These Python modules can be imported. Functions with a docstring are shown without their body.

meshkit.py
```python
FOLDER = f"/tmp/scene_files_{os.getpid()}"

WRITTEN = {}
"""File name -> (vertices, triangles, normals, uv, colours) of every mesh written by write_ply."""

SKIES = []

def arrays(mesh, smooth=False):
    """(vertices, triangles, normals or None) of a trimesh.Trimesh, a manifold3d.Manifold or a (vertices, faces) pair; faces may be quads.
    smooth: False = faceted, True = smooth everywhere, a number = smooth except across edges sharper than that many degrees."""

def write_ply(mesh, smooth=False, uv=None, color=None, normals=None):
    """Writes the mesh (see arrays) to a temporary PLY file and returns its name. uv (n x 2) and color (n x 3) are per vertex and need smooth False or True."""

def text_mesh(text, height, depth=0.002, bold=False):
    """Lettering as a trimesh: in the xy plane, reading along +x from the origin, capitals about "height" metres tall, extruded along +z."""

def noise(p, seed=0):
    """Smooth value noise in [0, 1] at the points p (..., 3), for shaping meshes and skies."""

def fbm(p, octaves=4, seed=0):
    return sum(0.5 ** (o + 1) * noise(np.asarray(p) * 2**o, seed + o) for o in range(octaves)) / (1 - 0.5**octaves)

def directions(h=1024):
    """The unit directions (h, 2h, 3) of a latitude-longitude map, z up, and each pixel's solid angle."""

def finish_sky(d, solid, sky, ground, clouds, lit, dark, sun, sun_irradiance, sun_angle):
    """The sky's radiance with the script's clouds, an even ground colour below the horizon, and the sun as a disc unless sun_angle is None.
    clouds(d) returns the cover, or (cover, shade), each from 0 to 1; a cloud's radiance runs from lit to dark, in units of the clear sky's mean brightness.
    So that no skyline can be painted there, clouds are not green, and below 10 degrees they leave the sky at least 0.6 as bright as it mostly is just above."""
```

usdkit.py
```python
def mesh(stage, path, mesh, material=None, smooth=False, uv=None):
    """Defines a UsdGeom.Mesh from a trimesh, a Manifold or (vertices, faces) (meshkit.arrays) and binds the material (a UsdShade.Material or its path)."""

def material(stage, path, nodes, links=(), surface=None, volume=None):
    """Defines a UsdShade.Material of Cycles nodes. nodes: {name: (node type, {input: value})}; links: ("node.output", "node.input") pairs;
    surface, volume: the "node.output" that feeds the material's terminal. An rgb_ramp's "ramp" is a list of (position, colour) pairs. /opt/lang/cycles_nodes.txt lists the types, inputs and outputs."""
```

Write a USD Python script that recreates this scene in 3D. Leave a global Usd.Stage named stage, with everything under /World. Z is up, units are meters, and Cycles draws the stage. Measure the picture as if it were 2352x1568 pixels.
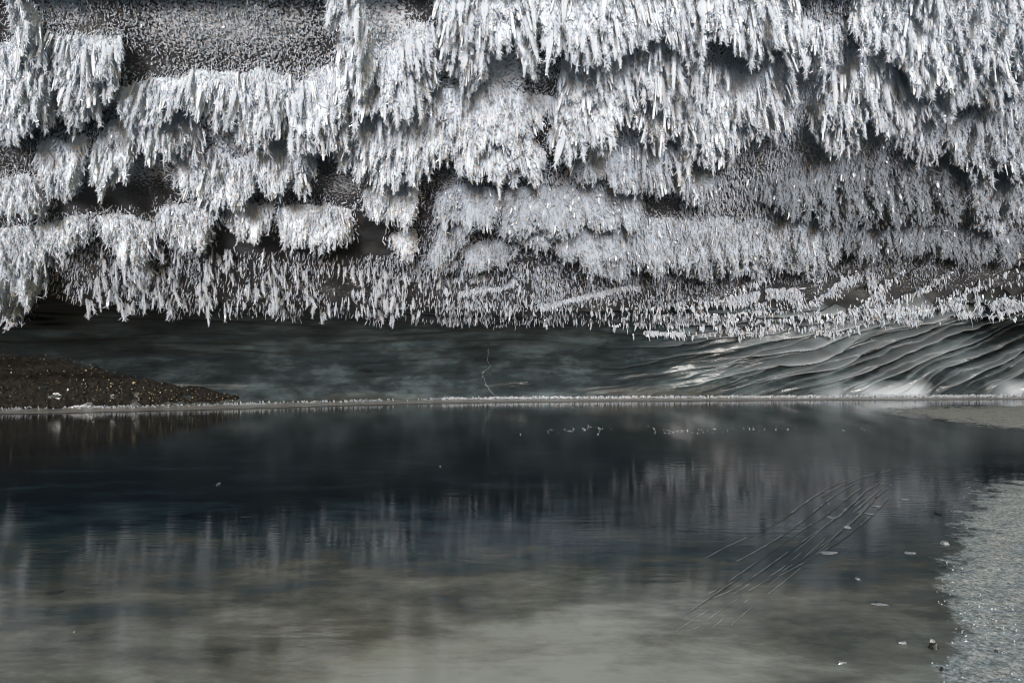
import math
import numpy as np
import trimesh
import shapely
from shapely.geometry import Polygon
from scipy.interpolate import LinearNDInterpolator, RegularGridInterpolator
from scipy.ndimage import gaussian_filter
import usdkit, meshkit
from pxr import Usd, UsdGeom, UsdLux, UsdShade, Gf, Sdf, Vt

# ------------------------------------------------------------------ camera, sky, sun, exposure
stage = Usd.Stage.CreateInMemory()
UsdGeom.SetStageUpAxis(stage, UsdGeom.Tokens.z)
UsdGeom.SetStageMetersPerUnit(stage, 1.0)
UsdGeom.Xform.Define(stage, '/World')
UsdGeom.Scope.Define(stage, '/World/Looks')
EYE = 1.3                     # metres above the ice
FPX = 1800.0                  # focal length in units of a 2352-wide picture
cam = UsdGeom.Camera.Define(stage, '/World/camera')
cam.CreateHorizontalApertureAttr(36.0)
cam.CreateVerticalApertureAttr(36.0 * 682 / 1024)
cam.CreateFocalLengthAttr(36.0 * FPX / 2352)
cam.CreateClippingRangeAttr(Gf.Vec2f(0.05, 2000))
cam.CreateExposureAttr(2.0)
cam.AddTransformOp().Set(Gf.Matrix4d(1, 0, 0, 0, 0, 0, 1, 0, 0, -1, 0, 0, 0, 0, EYE, 1))   # looks along +y

SUN_EL, SUN_AZ = math.radians(2.2), math.radians(2.0)     # the sun stands low behind the camera, a little to its left
to_sun = np.array([-math.sin(SUN_AZ) * math.cos(SUN_EL), -math.cos(SUN_AZ) * math.cos(SUN_EL), math.sin(SUN_EL)])
sky_mat = usdkit.material(stage, '/World/Looks/sky', {
    'sky': ('sky_texture', {'sky_type': 'single_scattering', 'sun_disc': False, 'sun_elevation': SUN_EL,
                            'sun_rotation': math.atan2(to_sun[0], to_sun[1]), 'air_density': 1.0, 'aerosol_density': 0.3, 'ozone_density': 1.3}),
    'bg': ('background_shader', {'strength': 0.15})}, [('sky.color', 'bg.color')], surface='bg.background')
dome = UsdLux.DomeLight.Define(stage, '/World/sky')
UsdShade.MaterialBindingAPI.Apply(dome.GetPrim()).Bind(sky_mat)
dome.GetPrim().SetCustomDataByKey('kind', 'structure')
sun = UsdLux.DistantLight.Define(stage, '/World/sun')
sun.CreateIntensityAttr(0.36)
sun.CreateAngleAttr(10.0)
sun.CreateNormalizeAttr(True)
sun.CreateColorAttr(Gf.Vec3f(1.0, 0.99, 0.975))
zx = to_sun
xx = np.cross([0, 0, 1], zx); xx /= np.linalg.norm(xx)
yx = np.cross(zx, xx)
sun.AddTransformOp().Set(Gf.Matrix4d(*xx, 0, *yx, 0, *zx, 0, 0, 0, 0, 1))

# ------------------------------------------------------------------ helpers
rng = np.random.default_rng(7)
used = {}


def numbered(parent, name):
    k = (parent, name)
    n = used.get(k, 0)
    used[k] = n + 1
    return f'{parent}/{name}' if n == 0 else f'{parent}/{name}_{n:03d}'


def tag(prim, label=None, cat=None, group=None, kind=None):
    for k, v in (('label', label), ('category', cat), ('group', group), ('kind', kind)):
        if v:
            prim.SetCustomDataByKey(k, v)
    return prim


def thing(name, label, cat, loc=(0, 0, 0), group=None, kind=None):
    x = UsdGeom.Xform.Define(stage, numbered('/World', name))
    x.AddTranslateOp().Set(Gf.Vec3d(*map(float, loc)))
    return tag(x.GetPrim(), label, cat, group, kind)


def put(name, mesh, mat, parent=None, origin=None, smooth=False, **tags):
    """One Mesh prim under parent (or /World). origin: subtracted from the vertices (the parent's place)."""
    base = '/World' if parent is None else str(parent.GetPath())
    v, f = (mesh if isinstance(mesh, tuple) else (mesh.vertices, mesh.faces))
    v, f = np.asarray(v, float), np.asarray(f)
    used_v = np.unique(f)
    if len(used_v) < len(v):
        back = np.zeros(len(v), int); back[used_v] = np.arange(len(used_v))
        v, f = v[used_v], back[f]
    if origin is not None:
        v = v - np.asarray(origin)
    m = usdkit.mesh(stage, numbered(base, name), (v, np.asarray(f)), M[mat], smooth=smooth)
    return tag(m.GetPrim(), **tags) if tags else m.GetPrim()


def floor_at(u, v, z=0.0):
    y = FPX * (EYE - z) / (v - 784.0)
    return np.array([(u - 1176.0) / FPX * y, y, z])


def project(p):
    return 1176 + FPX * p[..., 0] / p[..., 1], 784 - FPX * (p[..., 2] - EYE) / p[..., 1]


def fbm(p, o=4, seed=0):
    return meshkit.fbm(np.asarray(p, float), o, seed)


def noise2(a, b, scale, seed, o=2):
    return fbm(np.stack([np.asarray(a) / scale, np.asarray(b) / scale, np.full_like(np.asarray(a, float), 3.7)], -1), o, seed) - 0.5


def sstep(a, b, x):
    t = np.clip((x - a) / (b - a), 0, 1)
    return t * t * (3 - 2 * t)


# ------------------------------------------------------------------ materials
M = {}


def mat(name, nodes, links, surface):
    M[name] = usdkit.material(stage, '/World/Looks/' + name, nodes, links, surface=surface)


def frost_mat(name, lo, hi, rough, translucent=0.42, ridge=90.0, bump=0.5, spec=0.5, tl=(0.74, 0.81, 0.89)):
    mat(name, {
        'geo': ('geometry', {}),
        'ramp': ('rgb_ramp', {'ramp': [(0.0, lo), (1.0, hi)]}),
        'nz': ('noise_texture', {'scale': 45.0, 'detail': 3.0}),
        'shade': ('mix', {'mix_type': 'multiply', 'fac': 0.22}),
        'map': ('mapping', {'mapping_type': 'point', 'scale': (14.0, 14.0, ridge)}),
        'bn': ('noise_texture', {'scale': 1.0, 'detail': 2.0, 'roughness': 0.6}),
        'bump': ('bump', {'strength': bump, 'distance': 0.006}),
        'rough': ('map_range', {'from_min': 0.0, 'from_max': 1.0, 'to_min': rough[0], 'to_max': rough[1]}),
        'p': ('principled_bsdf', {'specular_ior_level': spec, 'ior': 1.42, 'diffuse_roughness': 1.0, 'coat_weight': 1.0 if name == 'frost_column' else 0.0, 'coat_roughness': 0.06}),
        't': ('translucent_bsdf', {'color': tl}),
        'mx': ('mix_closure', {'fac': translucent}),
    }, [('geo.random_per_island', 'ramp.fac'), ('ramp.color', 'shade.color1'), ('geo.position', 'nz.vector'), ('nz.color', 'shade.color2'),
        ('shade.color', 'p.base_color'), ('geo.position', 'map.vector'), ('map.vector', 'bn.vector'), ('bn.fac', 'bump.height'),
        ('bump.normal', 'p.normal'), ('geo.random_per_island', 'rough.value'), ('rough.result', 'p.roughness'),
        ('p.BSDF', 'mx.closure1'), ('t.BSDF', 'mx.closure2')], 'mx.closure')


frost_mat('frost_fine', (0.67, 0.725, 0.805), (0.775, 0.825, 0.895), (0.05, 0.5), spec=1.0)
frost_mat('frost_body', (0.66, 0.72, 0.80), (0.76, 0.815, 0.89), (0.4, 0.6), 0.35, 60.0, 0.7)
frost_mat('frost_column', (0.74, 0.79, 0.86), (0.88, 0.915, 0.96), (0.04, 0.2), 0.2, 150.0, 0.9, 1.0)
frost_mat('frost_crust', (0.65, 0.71, 0.785), (0.73, 0.79, 0.865), (0.5, 0.7), 0.1, 40.0, 0.9)
frost_mat('frost_dusk', (0.28, 0.32, 0.38), (0.41, 0.455, 0.52), (0.08, 0.6), 0.25, tl=(0.35, 0.37, 0.4))  # dimmed frost copies: light falling off with distance, painted into the colour
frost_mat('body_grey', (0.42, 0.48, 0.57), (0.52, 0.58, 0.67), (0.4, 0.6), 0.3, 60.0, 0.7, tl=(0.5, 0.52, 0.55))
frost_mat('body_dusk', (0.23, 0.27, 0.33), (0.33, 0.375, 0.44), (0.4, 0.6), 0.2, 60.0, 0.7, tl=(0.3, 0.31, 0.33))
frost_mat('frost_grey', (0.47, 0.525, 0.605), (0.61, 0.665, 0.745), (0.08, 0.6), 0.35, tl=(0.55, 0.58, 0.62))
frost_mat('crust_grey_dimmed', (0.42, 0.48, 0.57), (0.50, 0.56, 0.65), (0.5, 0.7), 0.1, 40.0, 0.9, tl=(0.4, 0.42, 0.45))
frost_mat('crust_dark_dimmed', (0.23, 0.27, 0.33), (0.31, 0.355, 0.42), (0.5, 0.7), 0.1, 40.0, 0.9, tl=(0.2, 0.21, 0.22))

# dark frozen ground of the roof, dusted with frost grains where the vertex attribute says so
mat('roof_ground', {
    'geo': ('geometry', {}), 'dust': ('attribute', {'attribute': 'dusting'}),
    'v': ('voronoi_texture', {'scale': 26.0, 'feature': 'f1'}), 'n': ('noise_texture', {'scale': 34.0, 'detail': 4.0, 'roughness': 0.65}),
    'n2': ('noise_texture', {'scale': 2.2, 'detail': 4.0}), 'n3': ('noise_texture', {'scale': 90.0, 'detail': 2.0}),
    'thr': ('math', {'math_type': 'add', 'value2': 0.0}),
    'mask': ('map_range', {'from_min': 0.87, 'from_max': 1.0, 'to_min': 0.0, 'to_max': 1.0}),
    'earth': ('rgb_ramp', {'ramp': [(0.30, (0.015, 0.0165, 0.0185)), (0.55, (0.041, 0.044, 0.049)), (0.78, (0.095, 0.096, 0.096))]}),
    'earth2': ('mix', {'mix_type': 'overlay', 'fac': 0.6}),
    'mix': ('mix', {'mix_type': 'mix', 'color2': (0.56, 0.61, 0.68)}),
    'bump': ('bump', {'strength': 0.9, 'distance': 0.02}),
    'p': ('principled_bsdf', {'roughness': 0.5, 'specular_ior_level': 0.4}),
}, [('geo.position', 'v.vector'), ('geo.position', 'n.vector'), ('geo.position', 'n2.vector'), ('geo.position', 'n3.vector'),
    ('n.fac', 'thr.value1'), ('dust.fac', 'thr.value2'), ('thr.value', 'mask.value'), ('n2.fac', 'earth.fac'),
    ('earth.color', 'earth2.color1'), ('n3.color', 'earth2.color2'), ('mask.result', 'mix.fac'), ('earth2.color', 'mix.color1'),
    ('mix.color', 'p.base_color'), ('n.fac', 'bump.height'), ('bump.normal', 'p.normal')], 'p.BSDF')

# dark, glassy ice of the wall
mat('wall_ice', {
    'geo': ('geometry', {}), 'frost': ('attribute', {'attribute': 'dusting'}),
    'map': ('mapping', {'mapping_type': 'point', 'scale': (0.6, 0.6, 1.5)}),
    'n': ('noise_texture', {'scale': 1.3, 'detail': 8.0, 'roughness': 0.68, 'distortion': 0.2}),
    'map2': ('mapping', {'mapping_type': 'point', 'scale': (5.0, 5.0, 15.0)}),
    'n2': ('noise_texture', {'scale': 1.0, 'detail': 4.0, 'roughness': 0.65}),
    'ramp': ('rgb_ramp', {'ramp': [(0.30, (0.006, 0.008, 0.0095)), (0.5, (0.023, 0.032, 0.037)), (0.62, (0.056, 0.076, 0.086)), (0.8, (0.09, 0.12, 0.133))]}),
    'mix': ('mix', {'mix_type': 'mix', 'color2': (0.58, 0.63, 0.69)}),
    'darker': ('map_range', {'from_min': -1.0, 'from_max': 0.0, 'to_min': 0.12, 'to_max': 1.0}), 'deepc': ('combine_color', {}),  # negative dusting multiplies the ice colour down: painted shade
    'deep': ('mix', {'mix_type': 'multiply', 'fac': 1.0}), 'pos': ('math', {'math_type': 'maximum', 'value2': 0.0}),
    'bump': ('bump', {'strength': 0.35, 'distance': 0.03}),
    'p': ('principled_bsdf', {'roughness': 0.24, 'specular_ior_level': 0.5, 'ior': 1.31}),
}, [('geo.position', 'map.vector'), ('map.vector', 'n.vector'), ('n.fac', 'ramp.fac'), ('geo.position', 'map2.vector'), ('map2.vector', 'n2.vector'),
    ('ramp.color', 'deep.color1'), ('frost.fac', 'darker.value'), ('darker.result', 'deepc.r'), ('darker.result', 'deepc.g'), ('darker.result', 'deepc.b'), ('deepc.color', 'deep.color2'), ('deep.color', 'mix.color1'), ('frost.fac', 'pos.value1'), ('pos.value', 'mix.fac'), ('mix.color', 'p.base_color'), ('n2.fac', 'bump.height'), ('bump.normal', 'p.normal')], 'p.BSDF')

# the frozen lake: clear black ice at the wall, cloudy and full of silt towards the mouth of the cave
mat('lake_ice', {
    'geo': ('geometry', {}), 'xyz': ('separate_xyz', {}),
    'map': ('mapping', {'mapping_type': 'point', 'scale': (0.55, 1.0, 1.0)}),
    'n': ('noise_texture', {'scale': 2.2, 'detail': 8.0, 'roughness': 0.68, 'distortion': 0.15}),
    'nb': ('noise_texture', {'scale': 0.33, 'detail': 3.0}),
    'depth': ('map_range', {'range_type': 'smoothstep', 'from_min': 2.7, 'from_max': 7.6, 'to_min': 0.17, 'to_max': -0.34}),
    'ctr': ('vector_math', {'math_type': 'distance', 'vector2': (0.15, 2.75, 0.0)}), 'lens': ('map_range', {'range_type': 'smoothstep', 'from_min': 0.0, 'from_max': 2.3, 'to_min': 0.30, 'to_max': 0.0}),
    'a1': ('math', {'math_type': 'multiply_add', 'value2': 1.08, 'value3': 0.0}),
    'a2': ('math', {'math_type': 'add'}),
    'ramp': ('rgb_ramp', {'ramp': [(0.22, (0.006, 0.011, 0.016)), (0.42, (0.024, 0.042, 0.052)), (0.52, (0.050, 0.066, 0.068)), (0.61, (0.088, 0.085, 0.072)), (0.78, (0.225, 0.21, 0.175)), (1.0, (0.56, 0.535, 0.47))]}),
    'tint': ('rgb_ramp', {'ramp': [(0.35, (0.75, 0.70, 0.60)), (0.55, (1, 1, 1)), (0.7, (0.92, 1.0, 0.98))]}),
    'mul': ('mix', {'mix_type': 'multiply', 'fac': 1.0}),
    'nr': ('noise_texture', {'scale': 0.9, 'detail': 4.0}),
    'rough': ('map_range', {'from_min': 0.3, 'from_max': 0.7, 'to_min': 0.06, 'to_max': 0.13}),
    'map2': ('mapping', {'mapping_type': 'point', 'scale': (5.0, 16.0, 1.0)}),
    'nm': ('noise_texture', {'scale': 1.0, 'detail': 3.0}),
    'bump': ('bump', {'strength': 0.25, 'distance': 0.004}),
    'p': ('principled_bsdf', {'ior': 1.31, 'specular_ior_level': 0.5}),
    'fa': ('attribute', {'attribute': 'frosting'}),
    'mapf': ('mapping', {'mapping_type': 'point', 'scale': (1.0, 0.9, 1.0)}),
    'fn': ('noise_texture', {'scale': 4.5, 'detail': 8.0, 'roughness': 0.72}),
    'fs': ('math', {'math_type': 'multiply_add', 'value2': 2.8, 'value3': 0.0}),
    'fm': ('map_range', {'range_type': 'smoothstep', 'from_min': 1.85, 'from_max': 2.3, 'to_min': 0.0, 'to_max': 1.0}),
    'gn': ('noise_texture', {'scale': 48.0, 'detail': 6.0, 'roughness': 0.75}),
    'fc': ('rgb_ramp', {'ramp': [(0.36, (0.13, 0.128, 0.122)), (0.5, (0.50, 0.495, 0.475)), (0.64, (0.88, 0.875, 0.85))]}),
    'cmix': ('mix', {'mix_type': 'mix'}), 'rmix': ('mix_float', {'b': 0.5}),
    'fb': ('math', {'math_type': 'multiply'}), 'bump2': ('bump', {'strength': 0.6, 'distance': 0.004}),
}, [('fa.fac', 'fs.value3'), ('geo.position', 'mapf.vector'), ('mapf.vector', 'fn.vector'), ('fn.fac', 'fs.value1'), ('fs.value', 'fm.value'),
    ('mapf.vector', 'gn.vector'), ('gn.fac', 'fc.fac'), ('fm.result', 'cmix.fac'), ('mul.color', 'cmix.color1'), ('fc.color', 'cmix.color2'),
    ('fm.result', 'rmix.fac'), ('rough.result', 'rmix.a'), ('gn.fac', 'fb.value1'), ('fm.result', 'fb.value2'), ('fb.value', 'bump2.height'), ('bump.normal', 'bump2.normal'),
    ('geo.position', 'xyz.vector'), ('xyz.y', 'depth.value'), ('geo.position', 'map.vector'), ('map.vector', 'n.vector'), ('geo.position', 'nb.vector'),
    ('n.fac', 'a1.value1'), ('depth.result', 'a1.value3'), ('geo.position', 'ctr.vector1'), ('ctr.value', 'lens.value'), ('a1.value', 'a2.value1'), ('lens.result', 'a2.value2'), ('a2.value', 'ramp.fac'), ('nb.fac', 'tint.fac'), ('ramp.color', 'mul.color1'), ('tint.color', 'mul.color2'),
    ('cmix.color', 'p.base_color'), ('geo.position', 'nr.vector'), ('nr.fac', 'rough.value'), ('rmix.result', 'p.roughness'),
    ('geo.position', 'map2.vector'), ('map2.vector', 'nm.vector'), ('nm.fac', 'bump.height'), ('bump2.normal', 'p.normal')], 'p.BSDF')


def simple(name, lo, hi, scale, rough, bump=0.5, dist=0.01, spec=0.5, stretch=(1, 1, 1)):
    mat(name, {
        'geo': ('geometry', {}), 'map': ('mapping', {'mapping_type': 'point', 'scale': stretch}),
        'n': ('noise_texture', {'scale': scale, 'detail': 5.0, 'roughness': 0.65}),
        'ramp': ('rgb_ramp', {'ramp': [(0.32, lo), (0.68, hi)]}),
        'bump': ('bump', {'strength': bump, 'distance': dist}),
        'p': ('principled_bsdf', {'roughness': rough, 'specular_ior_level': spec}),
    }, [('geo.position', 'map.vector'), ('map.vector', 'n.vector'), ('n.fac', 'ramp.fac'), ('ramp.color', 'p.base_color'), ('n.fac', 'bump.height'), ('bump.normal', 'p.normal')], 'p.BSDF')


simple('snow', (0.68, 0.70, 0.72), (0.82, 0.84, 0.86), 3.0, 0.7)
simple('rough_ice', (0.16, 0.16, 0.155), (0.62, 0.63, 0.62), 26.0, 0.4, 0.8, 0.008, 0.6, (0.8, 1.3, 1.0))
simple('rime', (0.45, 0.47, 0.48), (0.72, 0.74, 0.76), 30.0, 0.5)
simple('rime_dull', (0.10, 0.108, 0.115), (0.32, 0.34, 0.36), 6.0, 0.3, 0.4, 0.01, 0.5, (0.5, 2.0, 1.0))
simple('rime_sheet', (0.10, 0.105, 0.105), (0.55, 0.57, 0.58), 5.0, 0.3, 0.5, 0.01, 0.5, (0.6, 2.5, 1.0))
simple('silt', (0.005, 0.005, 0.005), (0.021, 0.020, 0.018), 14.0, 0.8, 1.0, 0.03, 0.06)
simple('pebble_brown', (0.03, 0.025, 0.018), (0.12, 0.09, 0.045), 20.0, 0.3)
simple('pebble_gold', (0.22, 0.19, 0.10), (0.50, 0.45, 0.28), 30.0, 0.25, 0.3, 0.01, 0.8)
simple('dark_stone', (0.008, 0.008, 0.009), (0.03, 0.03, 0.03), 40.0, 0.4)
simple('ice_chip', (0.12, 0.125, 0.13), (0.36, 0.38, 0.40), 40.0, 0.15, 0.6, 0.01, 0.8)
simple('scratch_white', (0.06, 0.066, 0.07), (0.40, 0.43, 0.45), 9.0, 0.35)
simple('scratch_dark', (0.006, 0.007, 0.008), (0.012, 0.013, 0.014), 9.0, 0.25)

# ------------------------------------------------------------------ traced patches of frost, in 2352 x 1568 picture units, and what they look like
# (label, polygon, relative crystal length, relative number of big crystals)
PATCHES = [
    ('tall white frost column hanging in the upper left corner', [(22, -30), (79, -30), (99, 85), (126, 239), (85, 253), (0, 225), (-30, 200), (-30, 105), (44, 102)], 1.1, 1.0),
    ('flat-topped curtain of white frost blades below the speckled roof', [(99, 75), (273, 82), (260, 154), (256, 191), (222, 239), (171, 260), (137, 239), (126, 164)], 1.1, 2.0),
    ('long thick white frost ledge between two bare brown hollows', [(256, 191), (444, 161), (718, 161), (804, 137), (804, 290), (735, 314), (677, 308), (650, 253), (598, 325), (530, 290), (496, 239), (410, 229), (342, 253), (290, 246)], 1.1, 0.7),
    ('short greyish frost fringe at the left edge above the dark hollow', [(-30, 239), (75, 250), (75, 284), (31, 294), (-30, 290)], 0.8, 0.8),
    ('ragged white frost bunch left of the smooth dark hollow', [(82, 325), (205, 301), (198, 369), (178, 417), (133, 427), (113, 410), (85, 376)], 1.0, 1.2),
    ('white frost arch hanging around the smooth dark hollow', [(219, 314), (308, 253), (444, 253), (465, 308), (461, 369), (424, 345), (359, 342), (325, 314), (297, 386), (226, 403), (208, 379)], 0.9, 1.2),
    ('broad toothed frost curtain right of the smooth dark hollow', [(403, 362), (468, 342), (533, 359), (581, 335), (667, 318), (721, 328), (721, 376), (711, 431), (684, 396), (643, 424), (602, 403), (561, 465), (520, 434), (499, 485), (458, 441), (403, 400)], 1.1, 1.2),
    ('white frost lump on the left edge beside a thin black gap', [(-30, 403), (68, 403), (113, 434), (99, 479), (85, 485), (58, 461), (-30, 465)], 0.9, 0.8),
    ('round bushy frost cluster hanging in front of black hollows', [(359, 465), (485, 468), (488, 490), (478, 543), (437, 560), (393, 536), (362, 515)], 0.9, 0.6),
    ('bushy frost cluster tapering to one point at its lower right', [(198, 498), (301, 490), (349, 519), (352, 567), (308, 587), (284, 567), (253, 553), (219, 512)], 0.9, 0.6),
    ('small frost cluster between two black hollows', [(510, 468), (635, 470), (625, 490), (615, 515), (561, 526), (535, 500)], 0.9, 0.7),
    ('spiky frost fringe above the largest black hollow', [(643, 470), (804, 478), (803, 545), (769, 532), (735, 549), (701, 529), (670, 539), (646, 546)], 1.0, 1.2),
    ('large pale frost mass leaning down from the left edge', [(-30, 526), (44, 515), (82, 532), (144, 550), (144, 587), (109, 590), (99, 640), (58, 707), (34, 724), (-30, 679)], 1.0, 0.5),
    ('thin row of frost needles above the pale leaning mass', [(55, 512), (191, 498), (212, 532), (154, 546), (82, 540)], 0.8, 0.8),
    ('huge white frost drapery forked like a V at its top', [(750, -30), (835, -30), (850, 80), (866, 110), (885, 105), (940, 45), (985, 50), (1005, 110), (1020, 140), (966, 191), (939, 219), (895, 260), (877, 219), (826, 265), (770, 246), (770, 40)], 1.2, 0.8),
    ('bright white frost curtain right of the V-shaped drapery', [(1000, -30), (1233, -30), (1230, 126), (1202, 113), (1185, 65), (1124, 75), (1113, 130), (1079, 178), (1042, 161), (1018, 89)], 1.2, 0.9),
    ('scalloped white frost curtain cut off by the top of the view', [(1230, -30), (1579, -30), (1579, 75), (1500, 60), (1420, 70), (1411, 95), (1336, 116), (1308, 82), (1280, 100), (1245, 60)], 1.2, 1.0),
    ('bright hanging frost tongue ending over an arched grey hollow', [(1288, 130), (1356, 103), (1452, 103), (1445, 185), (1431, 246), (1400, 273), (1356, 314), (1322, 321), (1295, 349), (1264, 308), (1267, 267), (1288, 226)], 1.2, 0.9),
    ('wide frost apron with many glittering teeth along its lower edge', [(960, 205), (1014, 195), (1117, 191), (1270, 219), (1295, 239), (1253, 267), (1220, 290), (1212, 314), (1253, 342), (1240, 400), (1178, 407), (1137, 400), (1134, 373), (1083, 376), (1059, 362), (1014, 342), (994, 366), (946, 376), (891, 393), (853, 383), (809, 360), (775, 355), (775, 265), (809, 253), (895, 262)], 1.1, 1.5),
    ('frost cushion on the right rim of the largest black hollow', [(836, 437), (901, 400), (953, 410), (956, 458), (953, 496), (905, 489), (864, 485), (836, 479)], 0.9, 0.6),
    ('rounded dimmed white frost dome under a black crescent gap', [(997, 441), (1048, 420), (1137, 431), (1151, 455), (1134, 496), (1076, 489), (1028, 502), (997, 468)], 0.9, 0.6),
    ('long flat frost ledge right of the rounded dome', [(1151, 441), (1253, 427), (1472, 441), (1472, 492), (1407, 502), (1336, 502), (1288, 517), (1151, 513)], 0.9, 0.9),
    ('toothed dimmed frost shelf under the arched grey hollow', [(1356, 342), (1459, 325), (1579, 325), (1544, 410), (1510, 403), (1465, 427), (1418, 393), (1377, 383), (1336, 407), (1308, 390)], 1.1, 1.5),
    ('long narrow frost drapery with the brightest glinting crystals', [(1459, 95), (1579, 85), (1600, 284), (1544, 294), (1520, 314), (1493, 331), (1479, 301), (1459, 219)], 1.3, 1.6),
    ('tattered frost curtain of long separate blades at the top edge', [(1550, -30), (1837, -30), (1834, 44), (1803, 133), (1789, 68), (1755, 44), (1735, 123), (1694, 113), (1646, 34), (1594, 113), (1550, 103)], 1.3, 1.6),
    ('widest forest of long hanging frost blades', [(1570, 113), (1635, 137), (1721, 171), (1823, 137), (1823, 212), (1810, 260), (1769, 270), (1735, 263), (1680, 335), (1629, 342), (1594, 328), (1588, 376), (1571, 396), (1550, 393), (1560, 290)], 1.3, 2.0),
    ('short stubby frost clump between long blades and a domed cushion', [(1830, 34), (1953, 51), (1892, 116), (1840, 164)], 1.0, 1.0),
    ('domed frost cushion with glints around its lower rim', [(1878, 130), (1943, 106), (2046, 113), (2063, 191), (2114, 205), (2186, 212), (2182, 250), (2083, 260), (2018, 270), (1977, 246), (1960, 328), (1885, 318), (1858, 267)], 1.1, 1.2),
    ('smooth pale frost field filling the upper right corner', [(1953, -30), (2384, -30), (2384, 164), (2319, 205), (2234, 191), (2182, 205), (2097, 171), (2076, 150), (2046, 85), (2011, 92), (1960, 61)], 1.0, 0.8),
    ('dimmed frost skirt with few long icicles at the right edge', [(2063, 280), (2131, 273), (2384, 222), (2384, 393), (2319, 393), (2278, 349), (2254, 403), (2206, 362), (2189, 332), (2104, 342), (2073, 332)], 1.1, 0.9),
    ('small frost shelf directly below the forest of long blades', [(1550, 393), (1660, 410), (1652, 431), (1629, 468), (1584, 444), (1550, 430)], 1.0, 1.0),
    ('wide dimmed frost bank right of the middle', [(1721, 410), (1858, 359), (2046, 342), (2148, 342), (2200, 369), (2200, 479), (1994, 492), (1858, 485), (1721, 444)], 0.7, 0.8),
    ('rounded pale frost lobe near the right edge', [(2217, 386), (2384, 410), (2384, 455), (2312, 485), (2300, 522), (2230, 510), (2220, 450)], 0.8, 0.4),
    ('broad dim frost bank over the start of the ice waves', [(1550, 500), (1740, 495), (1926, 500), (1926, 573), (1858, 618), (1776, 594), (1714, 618), (1687, 611), (1639, 625), (1550, 608)], 0.75, 1.0),
    ('most dimmed frost field low on the right', [(1940, 500), (2384, 530), (2384, 590), (2200, 573), (2097, 563), (1994, 590), (1926, 556)], 0.6, 0.5),
    ('small leaf-shaped frost cluster right of the largest black hollow', [(888, 532), (953, 522), (953, 563), (939, 577), (895, 556)], 0.8, 0.5),
    ('bunched frost cluster with a bright vertical tip', [(1014, 500), (1117, 498), (1065, 549), (1048, 577), (1059, 608), (980, 594), (1000, 560)], 0.9, 0.6),
    ('kidney-shaped frost cushion in the middle of the far roof', [(1069, 556), (1117, 553), (1185, 556), (1161, 587), (1117, 597), (1076, 600)], 0.7, 0.4),
    ('narrow frost shelf above the kidney-shaped cushion', [(1137, 510), (1288, 500), (1281, 532), (1236, 556), (1202, 529), (1151, 522)], 0.8, 0.8),
    ('long dimmed frost bank right of the kidney-shaped cushion', [(1281, 522), (1476, 500), (1560, 500), (1560, 611), (1527, 601), (1476, 587), (1445, 594), (1418, 618), (1356, 597), (1288, 570)], 0.9, 1.1),
]
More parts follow.
